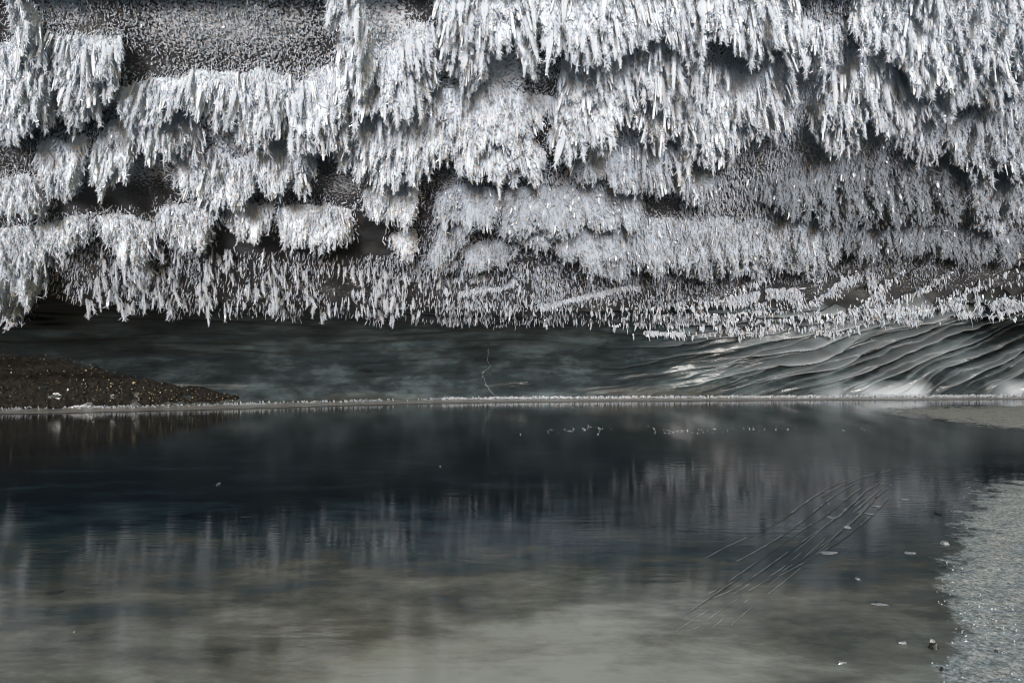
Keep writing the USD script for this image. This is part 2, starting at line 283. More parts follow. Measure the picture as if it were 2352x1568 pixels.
# frost ribbons on the crests of the ice waves at the far right: (label, points along the crest, drop in picture units)
FRINGES = [
    ('uppermost white frost ribbon on the long ice wave', [(1550, 690), (1663, 682), (1769, 662), (1858, 660), (1926, 630), (2022, 615)], 24),
    ('middle white frost ribbon on the long ice wave', [(1550, 727), (1652, 714), (1810, 692), (1892, 672), (1930, 655)], 14),
    ('short frost ribbon on the lip of the deepest ice scoop', [(1830, 735), (1875, 738), (1933, 722), (1960, 696), (1994, 680)], 14),
    ('looping frost garland with teeth beside the black right hollow', [(1994, 640), (2029, 680), (2063, 690), (2083, 700), (2110, 690), (2152, 690), (2182, 670), (2222, 700), (2247, 690), (2234, 640)], 34),
    ('lowest white frost ribbon where the roof meets the dark wall', [(1480, 758), (1550, 757), (1618, 756), (1687, 747), (1810, 742)], 11),
    ('frost ribbon curling over the bright smooth scoop', [(1926, 740), (1990, 724), (2024, 716)], 14),
    ('dim frost ribbon next to the right edge of the view', [(2254, 640), (2276, 680), (2300, 690), (2354, 650)], 30),
    ('thin double frost line left of the ice waves', [(1180, 700), (1290, 690), (1380, 668), (1470, 650)], 10),
    ('thin slanting frost line above the wall crack', [(1060, 668), (1150, 655), (1240, 630)], 9),
]

DIMMED_DARK = {31, 34}  # clusters whose frost is coloured darker in place of fading light
DIMMED_GREY = {20, 21, 22, 29, 30, 32, 33, 36, 37, 38, 39}

# picture masks of the patches (a blurred one pushes the roof out under the frost)
STEP = 3.0
gu, gv = np.meshgrid(np.arange(-510, 2862, STEP), np.arange(-150, 800, STEP))
wob_u, wob_v = 46 * noise2(gu, gv, 70, 1, 4), 50 * noise2(gu, gv, 50, 2, 4)
masks = [shapely.contains_xy(Polygon(p).buffer(2), gu + wob_u, gv + wob_v) for _, p, _, _ in PATCHES]
allmask = np.any(masks, 0)
soft = gaussian_filter(allmask.astype(float), 9)


def grid_sample(img, u, v):
    return RegularGridInterpolator((gv[:, 0], gu[0]), img, bounds_error=False, fill_value=0.0)(np.stack([v, u], -1))


# ------------------------------------------------------------------ cave shell
XS = np.array([-22, -14, -9, 0, 4, 7, 10, 14, 22.])
EDGE_Y = np.array([10.2, 10.8, 11.6, 13.4, 14.8, 15.8, 16.6, 17.0, 17.2])
EDGE_Z = np.array([1.95, 1.95, 1.9, 1.85, 1.95, 2.2, 2.45, 2.5, 2.6])
WALL_Y = np.array([13.6, 13.9, 14.5, 17.2, 17.5, 17.7, 17.85, 18.2, 18.4])


def interp(x, ys):
    from scipy.interpolate import PchipInterpolator
    return PchipInterpolator(XS, ys)(np.clip(x, -22, 22))


ADDED_MOUTH_Y = 2.2  # open mouth added so that the sun reaches inside


def shell_base(x, s):
    """s 0..1: roof from the mouth to its far edge; 1..2: wall from that edge down to the ice."""
    e, ez, d = interp(x, EDGE_Y), interp(x, EDGE_Z), interp(x, WALL_Y)
    t = np.clip(s, 0, 1)
    y = ADDED_MOUTH_Y + (e - ADDED_MOUTH_Y) * t
    q = e - y
    z = ez + 0.44 * q - 0.012 * np.maximum(q - 6.5, 0) ** 2 * 0
    w = np.clip(s - 1, 0, 1)
    ang = w * math.pi / 2
    yw = e + (d - e) * np.sin(ang) ** 1.15
    zw = ez * np.cos(ang) ** 0.85 - 0.03 * w
    return np.stack([x, np.where(s > 1, yw, y), np.where(s > 1, zw, z)], -1)


NC, NW = 300, 260
gx = np.concatenate([np.linspace(-22, -12, 16)[:-1], np.linspace(-12, 13, 820), np.linspace(13, 22, 15)[1:]])
NX = len(gx)
sc = np.linspace(0, 1, NC)
sw = np.linspace(1, 2, NW)


def normals(P):
    a = np.gradient(P, axis=1)
    b = np.gradient(P, axis=0)
    n = np.cross(a, b)
    n /= np.maximum(np.linalg.norm(n, axis=-1, keepdims=True), 1e-9)
    return n


X, S = np.meshgrid(gx, np.concatenate([sc, sw[1:]]))
BASE = shell_base(X, S)
NB = normals(BASE)
mid = NB[NC // 2, NX // 2]
if mid[2] > 0:
    NB = -NB                                   # towards the inside of the cave
BU, BV = project(BASE)
x, y, z = BASE[..., 0], BASE[..., 1], BASE[..., 2]
roofw = 1 - sstep(0.93, 1.03, S)
wallw = 1 - roofw
inview = grid_sample(soft, BU, BV)
disp = roofw * (0.12 * inview - 0.04 + 0.30 * noise2(x, y, 1.9, 11, 4) + 0.15 * noise2(x, y, 0.5, 12, 4))
# smooth long ripples on the wall; strong slanting waves at the right
flow = (S - 1) * 3.2 + 0.055 * np.clip(x - 2.0, 0, None) ** 1.75 + 0.55 * noise2(x, S * 6, 3.0, 21, 3)
rip = fbm(np.stack([x * 0.35, flow * 2.6, np.zeros_like(x)], -1), 3, 31) - 0.5
wave = flow * 2.5 + 1.2 * noise2(x, S * 7, 2.1, 23, 4)
ph = 1.0 - wave % 1.0
crest = np.where(ph < 0.12, ph / 0.12, (1 - (ph - 0.12) / 0.88) ** 1.5)
gain = np.clip(0.3 + 2.2 * noise2(x, flow * 3, 1.6, 24, 2) + 0.35, 0.15, 1.3)
wave2 = 1.0 - (flow * 6.3 + 1.6 * noise2(x, S * 9, 1.1, 25, 3)) % 1.0
crest2 = np.where(wave2 < 0.15, wave2 / 0.15, 1 - (wave2 - 0.15) / 0.85)
right = sstep(0.5, 8.0, x) * sstep(0.80, 0.98, S) * (1 - 0.75 * sstep(1.80, 1.98, S))
fine = fbm(np.stack([x * 0.9, flow * 9, np.zeros_like(x)], -1), 3, 41) - 0.5
disp = disp + wallw * (1 - right) * (0.22 * rip + 0.03 * fine) * (1 - sstep(1.9, 2.0, S)) + right * (0.52 * gain * (crest - 0.35) + 0.16 * gain * (crest2 - 0.5) + 0.10 * fine)
disp *= 1 - 0.9 * sstep(1.93, 2.0, S)
SHELL = BASE + NB * disp[..., None]
lnd = LinearNDInterpolator(np.stack([BU[::3, ::3].ravel(), BV[::3, ::3].ravel()], -1), np.stack([X[::3, ::3].ravel(), S[::3, ::3].ravel()], -1))
svals = np.concatenate([sc, sw[1:]])
shell_at = RegularGridInterpolator((svals, gx), np.concatenate([SHELL, NB], -1), bounds_error=False, fill_value=None)


def at(u, v, rounds=3):
    """The point of the cave's shell seen at (u, v), its inward normal and whether it was found."""
    u, v = np.asarray(u, float), np.asarray(v, float)
    qu, qv = u.copy(), v.copy()
    for k in range(rounds):
        xs = lnd(np.stack([qu, qv], -1))
        ok = np.isfinite(xs).all(-1)
        r = shell_at(np.stack([np.nan_to_num(xs[..., 1]), np.nan_to_num(xs[..., 0])], -1))
        pu, pv = project(r[..., :3])
        if k < rounds - 1:
            qu, qv = qu + 0.7 * np.clip(u - pu, -25, 25), qv + 0.7 * np.clip(v - pv, -25, 25)
    return r[..., :3], r[..., 3:], ok


def grid_faces(r, c):
    i = np.arange(r - 1)[:, None] * c + np.arange(c - 1)[None]
    a, b, d, e = i.ravel(), (i + 1).ravel(), (i + c).ravel(), (i + c + 1).ravel()
    return np.vstack([np.stack([a, b, e], 1), np.stack([a, e, d], 1)])


def primvar(prim, name, values):
    UsdGeom.PrimvarsAPI(prim).CreatePrimvar(name, Sdf.ValueTypeNames.FloatArray, 'vertex').Set(Vt.FloatArray.FromNumpy(np.asarray(values, np.float32)))


def blob(u, v, spots):
    out = np.zeros_like(u)
    for cu, cv, ru, rv, a in spots:
        out = np.maximum(out, a * np.exp(-(((u - cu) / ru) ** 2 + ((v - cv) / rv) ** 2)))
    return out


dust = 0.30 + 0.0 * BU
dust = np.maximum(dust, blob(BU, BV, [(520, 60, 380, 110, 0.53), (880, 60, 120, 120, 0.55), (150, 20, 140, 90, 0.46), (1120, 160, 230, 90, 0.55), (250, 240, 200, 60, 0.44),
                                      (520, 320, 110, 80, 0.50), (340, 390, 130, 70, 0.47), (790, 420, 90, 70, 0.46), (1900, 200, 600, 300, 0.56), (1500, 350, 300, 160, 0.50), (2150, 430, 420, 110, 0.47), (1000, 400, 300, 60, 0.42)]))
dust = np.maximum(dust - 0.30 * blob(BU, BV, [(800, 570, 110, 50, 1), (150, 480, 150, 30, 1), (560, 560, 140, 50, 1)]), 0.12)
dust = np.where(S > 0.97, 0.2, dust)
ceil_prim = put('cave_roof', (SHELL[:NC].reshape(-1, 3), grid_faces(NC, NX)), 'roof_ground', smooth=True, kind='structure', label='dark frozen earth roof sloping down to the back wall')
primvar(ceil_prim, 'dusting', dust[:NC].ravel())
W = SHELL[NC - 1:]
xw, Sw_, phw, rw = x[NC - 1:], S[NC - 1:], ph[NC - 1:], right[NC - 1:]
lit_side = 0.8 * np.exp(-((phw - 0.13) / 0.06) ** 2) + 0.26 * sstep(0.1, 0.2, phw) * (1 - sstep(0.2, 0.6, phw))  # lit crests and upper sides of the waves, painted in as frost
frost_and_shading = rw * (0.01 + 0.36 * lit_side * gain[NC - 1:] * (0.5 + 1.1 * noise2(xw, Sw_ * 30, 0.8, 26, 3) + 0.4) + 0.10 * crest2[NC - 1:] ** 2)
frost_and_shading *= 1 - 0.8 * sstep(9.0, 10.5, xw - 1.2 * (Sw_ - 1.35)) * (1 - sstep(1.6, 1.85, Sw_))
frost_and_shading += 0.5 * sstep(1.90, 1.97, S[NC - 1:]) * sstep(6.5, 8.5, x[NC - 1:]) * sstep(0.35, 0.6, fbm(np.stack([x[NC - 1:], S[NC - 1:] * 4, 0 * x[NC - 1:]], -1), 3, 51))
wall_prim = put('cave_wall', (W.reshape(-1, 3), grid_faces(*W.shape[:2])), 'wall_ice', smooth=True, kind='structure', label='dark glassy ice wall at the back of the cave')
wall_darkening = rw * sstep(0.42, 0.75, phw) * 0.9 + sstep(9.2, 10.8, xw - 1.2 * (Sw_ - 1.35)) * (1 - sstep(1.6, 1.85, Sw_)) * 0.8 + (0.5 * (1 - sstep(1.12, 1.3, Sw_)) + 0.6 * sstep(-3.0, -7.5, xw)) * (1 - rw)  # shade of the wave hollows painted dark; also darker at top and left
frost_and_shading = np.where(frost_and_shading > 0.03, frost_and_shading, -np.clip(wall_darkening, 0, 1))
primvar(wall_prim, 'dusting', np.clip(frost_and_shading, -1, 1).ravel())
for sx in (0, NX - 1):                              # the cave's sides, outside the view
    col = SHELL[:, sx]
    foot = col.copy(); foot[:, 2] = -0.2; foot[:, 0] += 0.8 * np.sign(col[:, 0])
    put('side_wall', (np.stack([col, foot], 0).reshape(-1, 3), grid_faces(2, len(col))), 'roof_ground', kind='structure')

# ------------------------------------------------------------------ ground
put('added_snow_ground', (np.array([[-400, -400, -0.012], [400, -400, -0.012], [400, 400, -0.012], [-400, 400, -0.012]], float), np.array([[0, 1, 2], [0, 2, 3]])), 'snow', kind='structure', label='added unseen snow field outside the cave')  # unseen, added; its bounce lights the roof from below
fx = np.linspace(-22, 22, 45)
fy0, fy1 = np.full_like(fx, 0.6), interp(fx, WALL_Y) + 0.3
rows = [fy0 + (fy1 - fy0) * t for t in np.linspace(0, 1, 25)]
FLO = np.stack([np.stack([fx, r, np.zeros_like(fx)], -1) for r in rows])
ice_floor = put('ice_floor', (FLO.reshape(-1, 3), grid_faces(25, 45)), 'lake_ice', kind='structure', label='mirror-smooth frozen lake, black far off and cloudy grey close by')


# ------------------------------------------------------------------ crystals
def frames(D, rg):
    n = len(D)
    a = rg.normal(size=(n, 3))
    Xa = a - D * (a * D).sum(1, keepdims=True)
    Xa /= np.maximum(np.linalg.norm(Xa, axis=1, keepdims=True), 1e-9)
    return Xa, np.cross(D, Xa)


def needles(B, D, L, R, rg, flat=0.6, sides=4, rings=((0, 0.7), (0.45, 1.0), (0.8, 0.72)), bend=0.0):
    """Tapered blades: bases B, unit directions D, lengths L, half-widths R. One (vertices, faces) for all."""
    n = len(B)
    D = D / np.maximum(np.linalg.norm(D, axis=1, keepdims=True), 1e-9)
    Xa, Ya = frames(D, rg)
    ang = np.arange(sides) / sides * 2 * math.pi
    V = []
    for t, r in rings:
        j = 1 + 0.25 * rg.normal(size=(n, 1, 1))
        ring = B[:, None] + D[:, None] * (L[:, None, None] * (t + 0.04 * rg.normal(size=(n, sides, 1)))) + R[:, None, None] * r * j * (np.cos(ang)[None, :, None] * Xa[:, None] + flat * np.sin(ang)[None, :, None] * Ya[:, None])
        V.append(ring)
    V.append((B + D * L[:, None] + R[:, None] * 0.4 * rg.normal(size=(n, 3)))[:, None])
    k = len(rings)
    V = np.concatenate(V, 1)
    f = []
    for r in range(k - 1):
        for i in range(sides):
            a, b = r * sides + i, r * sides + (i + 1) % sides
            f += [(a, b, b + sides), (a, b + sides, a + sides)]
    for i in range(sides):
        f.append(((k - 1) * sides + i, (k - 1) * sides + (i + 1) % sides, k * sides))
    f = np.array(f)
    m = V.shape[1]
    return V.reshape(-1, 3), (f[None] + (np.arange(n) * m)[:, None, None]).reshape(-1, 3)


def merge(parts):
    vs, fs, n = [], [], 0
    for v, f in parts:
        vs.append(v); fs.append(f + n); n += len(v)
    return np.vstack(vs), np.vstack(fs)


def column(base, L, R, tilt, rg):
    """One big frost crystal: two to five joined stepped shafts with broken ends."""
    out = []
    for k in range(rg.integers(2, 6)):
        n = rg.integers(6, 10)
        l = L * (1.0 if k == 0 else rg.uniform(0.55, 0.97))
        r = R * (1.0 if k == 0 else rg.uniform(0.4, 0.7))
        off = np.array([rg.normal() * R * 0.75, rg.normal() * R * 0.5, 0]) * (k > 0)
        ts = np.sort(rg.uniform(0.03, 0.96, n))
        rings, prev = [(0.0, 0.8)], 0.85
        for t in ts:
            nxt = np.clip(prev + rg.normal() * 0.10, 0.62, 1.1)
            rings += [(t, prev), (t + 0.006, nxt)]
            prev = nxt
        rings = [(t, q * (1 - 0.4 * t)) for t, q in rings]
        prev *= 0.6
        rings.append((0.985, prev * 0.8))
        ang = np.arange(6) / 6 * 2 * math.pi + rg.uniform(0, 6)
        V = [np.stack([np.cos(ang) * R * 0 + r * rr * np.cos(ang), 0.65 * r * rr * np.sin(ang), np.full(6, -l * t) - (rg.uniform(0, 0.05, 6) * l if t > 0.98 else 0)], -1) for t, rr in rings]
        V.append(np.array([[0, 0, -l * 0.97]]))
        f = []
        for a in range(len(rings) - 1):
            for i in range(6):
                p, q = a * 6 + i, a * 6 + (i + 1) % 6
                f += [(p, q, q + 6), (p, q + 6, p + 6)]
        a = (len(rings) - 1) * 6
        f += [(a + i, a + (i + 1) % 6, a + 6) for i in range(6)]
        V = np.vstack(V)
        yaw = rg.uniform(-0.7, 0.7)
        V = V @ np.array([[math.cos(yaw), math.sin(yaw), 0], [-math.sin(yaw), math.cos(yaw), 0], [0, 0, 1]])
        V[:, 0] += -V[:, 2] * (tilt[0] + rg.normal() * 0.03)
        V[:, 1] += -V[:, 2] * (tilt[1] + rg.normal() * 0.03)
        out.append((V + off, np.array(f)))
    v, f = merge(out)
    return v + base, f


def drop_below(mask):
    """For each picture cell the height of mask cells straight below it, in picture units."""
    d = np.zeros(mask.shape)
    for i in range(mask.shape[0] - 2, -1, -1):
        d[i] = np.where(mask[i], d[i + 1] + STEP, 0)
    return d


def rise_above(mask):
    d = np.zeros(mask.shape)
    for i in range(1, mask.shape[0]):
        d[i] = np.where(mask[i], d[i - 1] + STEP, 0)
    return d


def crust(mask, drop, lift, seed):
    """A lumpy shell of frost over the roof where mask is set; also its height above the roof on the picture grid."""
    uu, vv = gu, gv
    need = mask.copy()
    need[1:] |= mask[:-1]; need[:, 1:] |= mask[:, :-1]; need[1:, 1:] |= mask[:-1, :-1]
    inner = gaussian_filter(mask.astype(float), 4.0)
    f = lambda a, b, k, o=2: fbm(np.stack([uu[need] / a, vv[need] / b, np.full(need.sum(), seed + k)], -1), o, seed + k) - 0.5
    lumps = f(30, 46, 0, 3) * 1.5 + f(11, 24, 1) * 0.9 + f(5, 9, 2) * 0.5
    ramp = gaussian_filter(sstep(0, 1, rise_above(mask) / np.maximum(45.0, 0.75 * (rise_above(mask) + drop))), 3)   # thickens towards the lower edge
    H = np.zeros(mask.shape)
    H[need] = lift * (0.10 + 1.05 * ramp[need]) * np.clip(0.75 + lumps, 0.1, 2) * np.clip(inner[need] * 1.5 - 0.3, 0, 1) - 0.012
    idx = -np.ones(mask.shape, int)
    idx[need] = np.arange(need.sum())
    P, N, ok = at(uu[need], vv[need])
    s = P[:, 1] / FPX
    Dn = N * 0.5 + np.array([0, -0.25, -0.75])                  # frost grows out and sags down
    P = P + Dn * H[need][:, None] + rng.normal(size=P.shape) * (0.8 * s)[:, None]
    i, j = np.nonzero(mask[:-1, :-1] & need[1:, 1:])
    a, b, c, d = idx[i, j], idx[i, j + 1], idx[i + 1, j], idx[i + 1, j + 1]
    good = (a >= 0) & (b >= 0) & (c >= 0) & (d >= 0)
    a, b, c, d = a[good], b[good], c[good], d[good]
    return (P, np.vstack([np.stack([a, b, d], 1), np.stack([a, d, c], 1)])), H


def hang(us, vs, lens, widths, fan, rg, wild=0.1, flat=0.6, lift=0.02, over=None):
    """Hanging blades rooted at picture places on the shell; lens and widths in picture units."""
    P, N, ok = at(us, vs)
    if over is not None:
        P = P + (N * 0.5 + np.array([0, -0.25, -0.75])) * (over - 0.004)[:, None]
    us, vs, lens, widths, fan, P, N = us[ok], vs[ok], lens[ok], widths[ok], fan[ok], P[ok], N[ok]
    s = P[:, 1] / FPX
    n = len(P)
    D = np.stack([0.26 * fan + 0.07 * rg.normal(size=n), -0.15 - 0.18 * np.abs(rg.normal(size=n)), -np.ones(n)], -1)
    D += 0.15 * N
    w = rg.random(n) < wild
    D[w] += rg.normal(size=(w.sum(), 3)) * 0.7
    return needles(P + N * lift * rg.random((n, 1)), D, lens * s, widths * s * 0.5, rg, flat, 3, ((0, 0.8), (0.62, 1.0)))


def tongues(us, vs, lens, widths, fan, rg, over, bristle=58):
    P, N, ok = at(us, vs)
    P = P + (N * 0.5 + np.array([0, -0.25, -0.75])) * (0.8 * over)[:, None]
    lens, widths, fan, P, N = lens[ok], widths[ok], fan[ok], P[ok], N[ok]
    s = P[:, 1] / FPX
    n = len(P)
    D = np.stack([0.30 * fan + 0.08 * rg.normal(size=n), -0.10 - 0.16 * np.abs(rg.normal(size=n)), -np.ones(n)], -1) + 0.1 * N
    D /= np.linalg.norm(D, axis=1, keepdims=True)
    B, Lm, Rm = P + N * 0.02, lens * s, widths * s * 0.5
    prof = ((0.0, 0.95), (0.3, 1.0), (0.6, 0.85), (0.85, 0.5))
    body = needles(B, D, Lm, Rm * 0.8, rg, 0.8, 5, prof)
    k = np.clip((bristle * np.sqrt(lens * widths) / 16).astype(int), 14, 130)
    i = np.repeat(np.arange(n), k)
    t = rg.random(len(i)) ** 0.8
    r = np.interp(t, [0, 0.3, 0.6, 0.85, 1.0], [0.9, 1.0, 0.85, 0.5, 0.1])
    Xa, Ya = frames(D, rg)
    a = rg.uniform(0, 2 * math.pi, len(i))
    out = np.cos(a)[:, None] * Xa[i] + 0.8 * np.sin(a)[:, None] * Ya[i]
    C = B[i] + D[i] * (Lm[i] * t)[:, None] + out * (Rm[i] * r * 0.75)[:, None]
    Dn = D[i] + out * rg.uniform(0.1, 1.1, (len(i), 1)) + 0.3 * rg.normal(size=(len(i), 3))
    ln = np.clip(rg.gamma(2.2, 2.5, len(i)), 2.5, 15) * (0.6 + 0.03 * widths[i])
    fine = needles(C, Dn, ln * s[i], np.clip(ln * 0.2, 0.8, 1.7) * s[i], rg, 0.6, 3, ((0, 1.0),))
    return body, fine


for pi, (label, poly, long_, big) in enumerate(PATCHES):
    mask = masks[pi]
    rg = np.random.default_rng(100 + pi)
    drop = drop_below(mask)
    cells = np.argwhere(mask)
    area = len(cells) * STEP * STEP
    cu, cv = gu[mask].mean(), gv[mask].mean()
    half = max(20.0, gu[mask].std() * 1.8)
    O, _, _ = at(np.array([cu]), np.array([gv[mask].min() + 8.0]))
    O = O[0] if np.isfinite(O[0]).all() else np.zeros(3)
    root = thing('frost_cluster', label, 'frost cluster', O, group='hoarfrost clusters hanging from the cave roof')
    tone = 'frost_dusk' if pi in DIMMED_DARK else 'frost_grey' if pi in DIMMED_GREY else 'frost_fine'
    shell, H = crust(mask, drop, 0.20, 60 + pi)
    put('crust', shell, {'frost_dusk': 'crust_dark_dimmed', 'frost_grey': 'crust_grey_dimmed'}.get(tone, 'frost_crust'), root, O)
    far = 0.48 + 0.52 * sstep(520, 40, cv)
    edge = np.clip(1.15 - drop[mask] / (52 * far), 0.10, 1.0)      # tongues crowd along the lower edge
    nt = int(edge.sum() * STEP * STEP / 85.0 / far ** 1.5) + 6                        # hanging tongues, each a tapered body bristling with fine needles
    pick = cells[rg.choice(len(cells), nt, p=edge / edge.sum())]
    us = gu[pick[:, 0], pick[:, 1]] + rg.uniform(-2, 2, nt)
    vs = gv[pick[:, 0], pick[:, 1]] + rg.uniform(-2, 2, nt)
    dr = drop[pick[:, 0], pick[:, 1]]
    L = np.clip(rg.gamma(4.0, 11.0, nt) * long_ * far, 12, dr + rg.gamma(1.6, 7.0, nt) * far)
    Wd = np.clip(L * rg.uniform(0.16, 0.36, nt), 5, 18) * far
    fan = np.clip((us - cu) / half, -1.2, 1.2) * rg.uniform(0.2, 1.0, nt)
    body, fine = tongues(us, vs, L, Wd, fan, rg, grid_sample(H, us, vs))
    put('tongues', body, tone.replace('frost_', 'body_') if tone != 'frost_fine' else 'frost_body', root, O, kind='stuff', smooth=True)
    ne = int(area / 6.5)                                          # short blades over the crust and thinning out beyond its edge
    prob = gaussian_filter(mask.astype(float), 6.0) ** 1.4
    near = np.argwhere(prob > 0.03)
    pick = near[rg.random(len(near)) < 1.0 * prob[near[:, 0], near[:, 1]] * ne / max(1, prob.sum())]
    us = gu[pick[:, 0], pick[:, 1]] + rg.uniform(-2, 2, len(pick))
    vs = gv[pick[:, 0], pick[:, 1]] + rg.uniform(-2, 2, len(pick))
    n = len(pick)
    L = rg.gamma(2.4, 2.2, n) + 2.5
    loose = hang(us, vs, L, np.clip(L * 0.24, 1.4, 3.0), np.clip((us - cu) / half, -1, 1), rg, 0.85, over=grid_sample(H, us, vs))
    put('fine_crystals', merge([fine, loose]), tone, root, O, kind='stuff')
    nb = int(np.clip(area / 1000 * big * (2.2 if tone != 'frost_fine' else 1.0), 5, 44))
    free = cells[drop[mask] > 18] if (drop[mask] > 18).any() else cells
    for k in range(nb):
        c = free[rg.integers(0, len(free))]
        u0, v0, d0 = gu[c[0], c[1]], gv[c[0], c[1]], drop[c[0], c[1]]
        l = min((rg.uniform(22, 50) if k % 2 else rg.uniform(10, 26)) * long_ * far, d0 + rg.uniform(6, 26) * far)
        P, N, ok = at(np.array([u0]), np.array([v0]))
        if not ok[0]:
            continue
        s = P[0, 1] / FPX
        hz = float(grid_sample(H, np.array([u0]), np.array([v0]))[0])
        put('crystal', column(P[0] + N[0] * (0.02 + 0.5 * hz) + np.array([0, -0.22, -0.6]) * hz, l * s, rg.uniform(2.6, 5.6) * s * far, (0.3 * (u0 - cu) / half + rg.normal() * 0.05, -0.12), rg), 'frost_column', root, O)

# ------------------------------------------------------------------ frost ribbons on the ice waves
for fi, (label, pts, dropv) in enumerate(FRINGES):
    rg = np.random.default_rng(300 + fi)
    pts = np.array(pts, float)
    seg = np.concatenate([[0], np.cumsum(np.hypot(*np.diff(pts, axis=0).T))])
    n = int(seg[-1] * 3.6 * max(1.0, dropv / 13))
    t = rg.random(n) * seg[-1]
    us = np.interp(t, seg, pts[:, 0]) + rg.normal(size=n) * 2
    thick = dropv * (0.35 + 1.3 * fbm(np.stack([t / 28, t * 0, t * 0 + fi], -1), 3, 71))
    live = fbm(np.stack([t / 34, t * 0 + 2, t * 0 + fi], -1), 3, 72)
    vs = np.interp(t, seg, pts[:, 1]) + rg.random(n) * thick * 0.8 + 9 * (fbm(np.stack([t / 50, t * 0 + 5, t * 0 + fi], -1), 2, 73) - 0.5)
    kp = rg.random(n) < sstep(0.28, 0.5, live)
    t, us, vs, n = t[kp], us[kp], vs[kp], int(kp.sum())
    L = rg.gamma(3.0, 2.0, n) * (0.6 + dropv / 40) + 2
    Wd = rg.uniform(1.6, 3.8, n)
    O, _, _ = at(pts[:1, 0], pts[:1, 1])
    root = thing('frost_ribbon', label, 'frost ribbon', O[0], group='frost ribbons along the far ice waves')
    put('fine_crystals', hang(us, vs, L, Wd, rg.normal(size=n) * 0.4, rg, 0.3), 'frost_fine', root, O[0], kind='stuff')

rg = np.random.default_rng(350)
near_crest = np.exp(-((ph - 0.13) / 0.07) ** 2) * right * (1 - sstep(1.25, 1.5, S)) * sstep(0.86, 0.96, S) * np.clip(gain, 0, 1.2) * sstep(0.3, 2.0, x) * (x < 12.3)
near_crest *= 0.3 + 1.4 * sstep(0.42, 0.6, fbm(np.stack([x * 1.5, S * 20, 0 * x], -1), 3, 77))
cell = np.argwhere(rg.random(near_crest.shape) < 0.55 * near_crest)
B, Nn = SHELL[cell[:, 0], cell[:, 1]], NB[cell[:, 0], cell[:, 1]]
B = np.repeat(B, 2, 0) + rg.normal(size=(2 * len(B), 3)) * 0.03
Nn = np.repeat(Nn, 2, 0)
D = np.array([0, 0, -1.0]) + 0.5 * Nn + rg.normal(size=B.shape) * 0.35
put('frost_points', needles(B, D, rg.gamma(3.0, 0.025, len(B)) + 0.02, rg.uniform(0.009, 0.026, len(B)), rg, 0.7, 3, ((0, 0.8), (0.6, 1.0))), 'frost_fine', kind='stuff', label='small white frost points along the crests of the ice waves', cat='frost')

# ------------------------------------------------------------------ mats of short crystals and loose grains between the clusters
def mat_of(name, label, polys, density, lens, widths, material, seed, wild=0.3, avoid=True, thin=None):
    rg = np.random.default_rng(seed)
    m = np.zeros(gu.shape, bool)
    for p in polys:
        m |= shapely.contains_xy(Polygon(p), gu + wob_u, gv + wob_v)
    if avoid:
        m &= ~allmask
    cells = np.argwhere(m)
    n = int(len(cells) * STEP * STEP * density)
    pick = cells[rg.integers(0, len(cells), n)]
    us = gu[pick[:, 0], pick[:, 1]] + rg.uniform(-2, 2, n)
    vs = gv[pick[:, 0], pick[:, 1]] + rg.uniform(-2, 2, n)
    if thin is not None:
        keep = rg.random(n) < np.clip(0.5 + thin * noise2(us, vs, 55, seed, 3), 0.04, 1)
        us, vs = us[keep], vs[keep]
        n = len(us)
    L = rg.uniform(*lens, n)
    Wd = rg.uniform(*widths, n)
    put(name, hang(us, vs, L, Wd, rg.normal(size=n) * 0.5, rg, wild, 0.6, 0.01), material, kind='stuff', label=label, cat='frost')


mat_of('frost_grains', 'loose pale frost grains speckling the bare roof at the upper left', [[(75, -40), (800, -40), (1000, 150), (960, 200), (800, 170), (440, 190), (270, 90), (110, 90)]], 0.070, (3, 12), (1.8, 4.6), 'frost_grey', 401, 0.95, thin=1.8)
mat_of('frost_grains', 'dull frost grains in the bare hollows of the left roof', [[(0, 210), (340, 240), (300, 300), (0, 420)], [(430, 250), (640, 250), (700, 330), (480, 360)], [(790, 380), (1340, 370), (1340, 450), (960, 430)]], 0.030, (3, 9), (2, 5), 'frost_dusk', 402, 0.9)
mat_of('frost_mat', 'short grey frost needles between the clusters of the right roof', [[(1000, 100), (1290, 100), (1300, 330), (1240, 420), (1300, 430), (1560, 440), (1560, 500), (2352, 500), (2384, 560), (2384, -40), (1000, -40)]], 0.13, (5, 18), (1.6, 3.6), 'frost_grey', 403, 0.35, thin=1.6)
mat_of('frost_mat', 'sparse dim needles on the far roof above the ice waves', [[(900, 500), (1560, 480), (2384, 480), (2384, 650), (2000, 640), (1550, 690), (1200, 700), (900, 640)]], 0.040, (5, 15), (2, 4.5), 'frost_dusk', 404, 0.3, thin=2.2)

mat_of('frost_mat', 'frost crystals carrying on along the roof left of the view', [[(-500, -150), (-40, -150), (-40, 240), (-500, 240)], [(-500, 390), (-40, 400), (-40, 470), (-500, 480)], [(-500, 540), (-40, 530), (-40, 690), (-500, 690)]], 0.075, (12, 42), (4, 8), 'frost_fine', 406, 0.15)
mat_of('frost_mat', 'frost crystals carrying on along the roof right of the view', [[(2384, -150), (2850, -150), (2850, 190), (2384, 165)], [(2384, 225), (2850, 240), (2850, 400), (2384, 390)], [(2384, 410), (2850, 430), (2850, 600), (2384, 590)]], 0.075, (10, 36), (4, 8), 'frost_fine', 407, 0.15)
mat_of('frost_mat', 'frost crystals carrying on along the roof above the view', [[(-40, -150), (2384, -150), (2384, -34), (-40, -34)]], 0.075, (14, 44), (4, 8), 'frost_fine', 408, 0.15)

# ------------------------------------------------------------------ single tufts on the far roof
tuft_kinds = []


